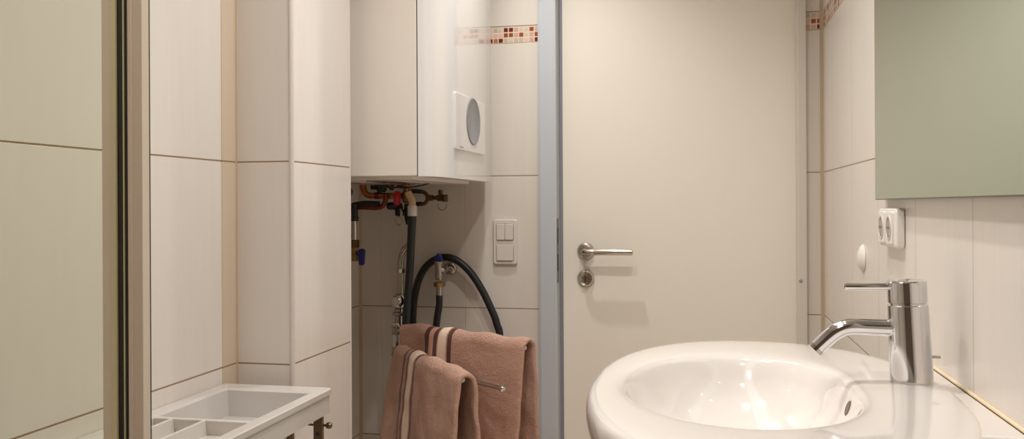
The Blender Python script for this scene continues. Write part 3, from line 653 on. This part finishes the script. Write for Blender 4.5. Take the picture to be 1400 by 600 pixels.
# outer wall with a broad flat rim: nested rounded rectangles (outer skirt, rim, inner wall, floor)
loops = [(0.001, -0.046, 0.007), (0.001, -0.012, 0.007), (-0.0015, -0.011, 0.007), (-0.0015, -0.002, 0.007), (0.0005, 0.0, 0.006), (0.006, 0.0, 0.005)]
def loop(i0, i1, j0, j1, z, r): return [bm.verts.new((x, y, z)) for x, y in rrect(i0, i1, j0, j1, r)]
Ls = [loop(ox0 + d, ox1 - d, oy0 + d, oy1 - d, tz + z, r) for d, z, r in loops]
Ls += [loop(ix0 - 0.004, ix1 + 0.004, oy0 + 0.030, iy1 + 0.004, tz, 0.005), loop(ix0, ix1, oy0 + 0.034, iy1, tz - 0.004, 0.004), loop(ix0 + 0.004, ix1 - 0.004, oy0 + 0.038, iy1 - 0.004, tz - 0.052, 0.004)]
for a, b in zip(Ls, Ls[1:]):
    n = len(a)
    for k in range(n): bm.faces.new((a[k], a[(k + 1) % n], b[(k + 1) % n], b[k]))
bm.faces.new(Ls[-1])
finish('tray', bm, M['grey_plastic'], og)
dvy = 1.293
finish('divider', Bx(ix0 - 0.001, ix1 + 0.001, dvy, dvy + 0.010, tz - 0.052, tz - 0.0022), M['grey_tray'], og, bevel=0.002)
finish('compartment_floor', Bx(ix0 - 0.001, ix1 + 0.001, oy0 + 0.034, dvy + 0.001, tz - 0.030, tz - 0.026), M['grey_tray'], og, smooth=False)
for xx in (-0.8470, -0.7890):
    finish('divider', Pr([(xx - 0.007, tz - 0.028), (xx - 0.003, tz - 0.0025), (xx + 0.003, tz - 0.0025), (xx + 0.007, tz - 0.028)], 'Y', oy0 + 0.034, dvy + 0.001), M['grey_tray'], og, bevel=0.001)
for lx, lyy in ((-0.7015, 1.538), (-0.7015, 1.02), (-0.893, 1.538), (-0.893, 1.02)):
    lg = finish('leg', Bx(lx - 0.009, lx + 0.009, lyy - 0.004, lyy + 0.004, FLOOR, tz - 0.035), M['steel_brown'], og, smooth=False, bevel=0.001)
    if lyy > 1.5 and lx > -0.8:
        finish('peg', Lt((lx - 0.034, lyy + 0.010, -0.4110), (1, 0, 0), [(0, 0.002), (0.045, 0.0024), (0.046, 0.0055), (0.051, 0.0065), (0.055, 0.005), (0.057, 0)], seg=18), M['steel_brown'], lg)
        finish('screw', Lt((lx, lyy - 0.004, -0.4240), (0, -1, 0), [(0, 0.004), (0.002, 0.0035), (0.0025, 0)], seg=14), M['dark'], lg)
finish('lower_bracket', Bx(-0.765, -0.752, 1.534, 1.542, FLOOR + 0.2, -0.4265), M['steel_brown'], og, smooth=False, bevel=0.001)
finish('lower_shelf', Bx(-0.9, -0.692, 1.01, 1.545, FLOOR + 0.2, FLOOR + 0.215), M['grey_plastic'], og, bevel=0.003)

# ------------------------------------------------------------------ lamps
def lamp(name, kind, loc, power, color, size=0.03, rot=None, **k):
    l = bpy.data.lights.new(name, kind); l.energy = power; l.color = color
    if kind in ('POINT', 'SPOT'): l.shadow_soft_size = size
    for a, v in k.items(): setattr(l, a, v)
    o = bpy.data.objects.new(name, l); col.objects.link(o); o.location = Vector(loc) + Vector((0, 0, H))
    if rot: o.rotation_euler = rot
    return o
WARM = (1.0, 0.965, 0.915); SOFT = (1.0, 0.975, 0.95)
def spot(name, loc, power, cone, size=0.025):
    lamp(name, 'SPOT', loc, power, WARM, size, spot_size=math.radians(cone), spot_blend=1.0)
spot('ceiling_spot_door', (-0.43, 2.23, 1.04), 36.0, 118, 0.020)
spot('ceiling_spot_basin', (-0.05, 1.50, 1.04), 34.0, 150)
spot('ceiling_spot_middle', (-0.38, 1.46, 1.04), 27.0, 150)
spot('ceiling_spot_shower', (-0.35, 0.35, 1.04), 22.0, 150)
spot('ceiling_spot_entry', (-0.05, 0.75, 1.04), 14.0, 150)
lamp('ceiling_fill', 'AREA', (-0.28, 0.95, 1.065), 4.6, SOFT, shape='RECTANGLE', size=1.15, size_y=3.1)
w = bpy.data.worlds.new('room_air'); bpy.context.scene.world = w; w.use_nodes = True
w.node_tree.nodes['Background'].inputs[0].default_value = (0.9, 0.88, 0.85, 1); w.node_tree.nodes['Background'].inputs[1].default_value = 0.3

# ------------------------------------------------------------------ camera
F = 1210.0
yaw = math.atan(260 / F); roll = math.atan(29 / 5890)
fwd = Vector((-math.sin(yaw), math.cos(yaw), 0)); rt = Vector((math.cos(yaw), math.sin(yaw), 0)); up = Vector((0, 0, 1))
cxv = rt * math.cos(roll) - up * math.sin(roll); cyv = rt * math.sin(roll) + up * math.cos(roll)
cam = bpy.data.cameras.new('camera'); co = bpy.data.objects.new('camera', cam); col.objects.link(co)
mw = Matrix((cxv, cyv, -fwd)).transposed().to_4x4(); mw.translation = Vector((0, 0, H)); co.matrix_world = mw
cam.sensor_width = 36; cam.lens = F / 1400 * 36; cam.shift_y = -(300 - 280.28) / 1400; cam.clip_start = 0.02
sc = bpy.context.scene; sc.camera = co
sc.view_settings.view_transform = 'Standard'; sc.view_settings.look = 'None'; sc.view_settings.exposure = -0.47
sc.cycles.max_bounces = 10; sc.cycles.diffuse_bounces = 6; sc.cycles.glossy_bounces = 6; sc.cycles.transparent_max_bounces = 8
sc.cycles.caustics_reflective = False; sc.cycles.caustics_refractive = False
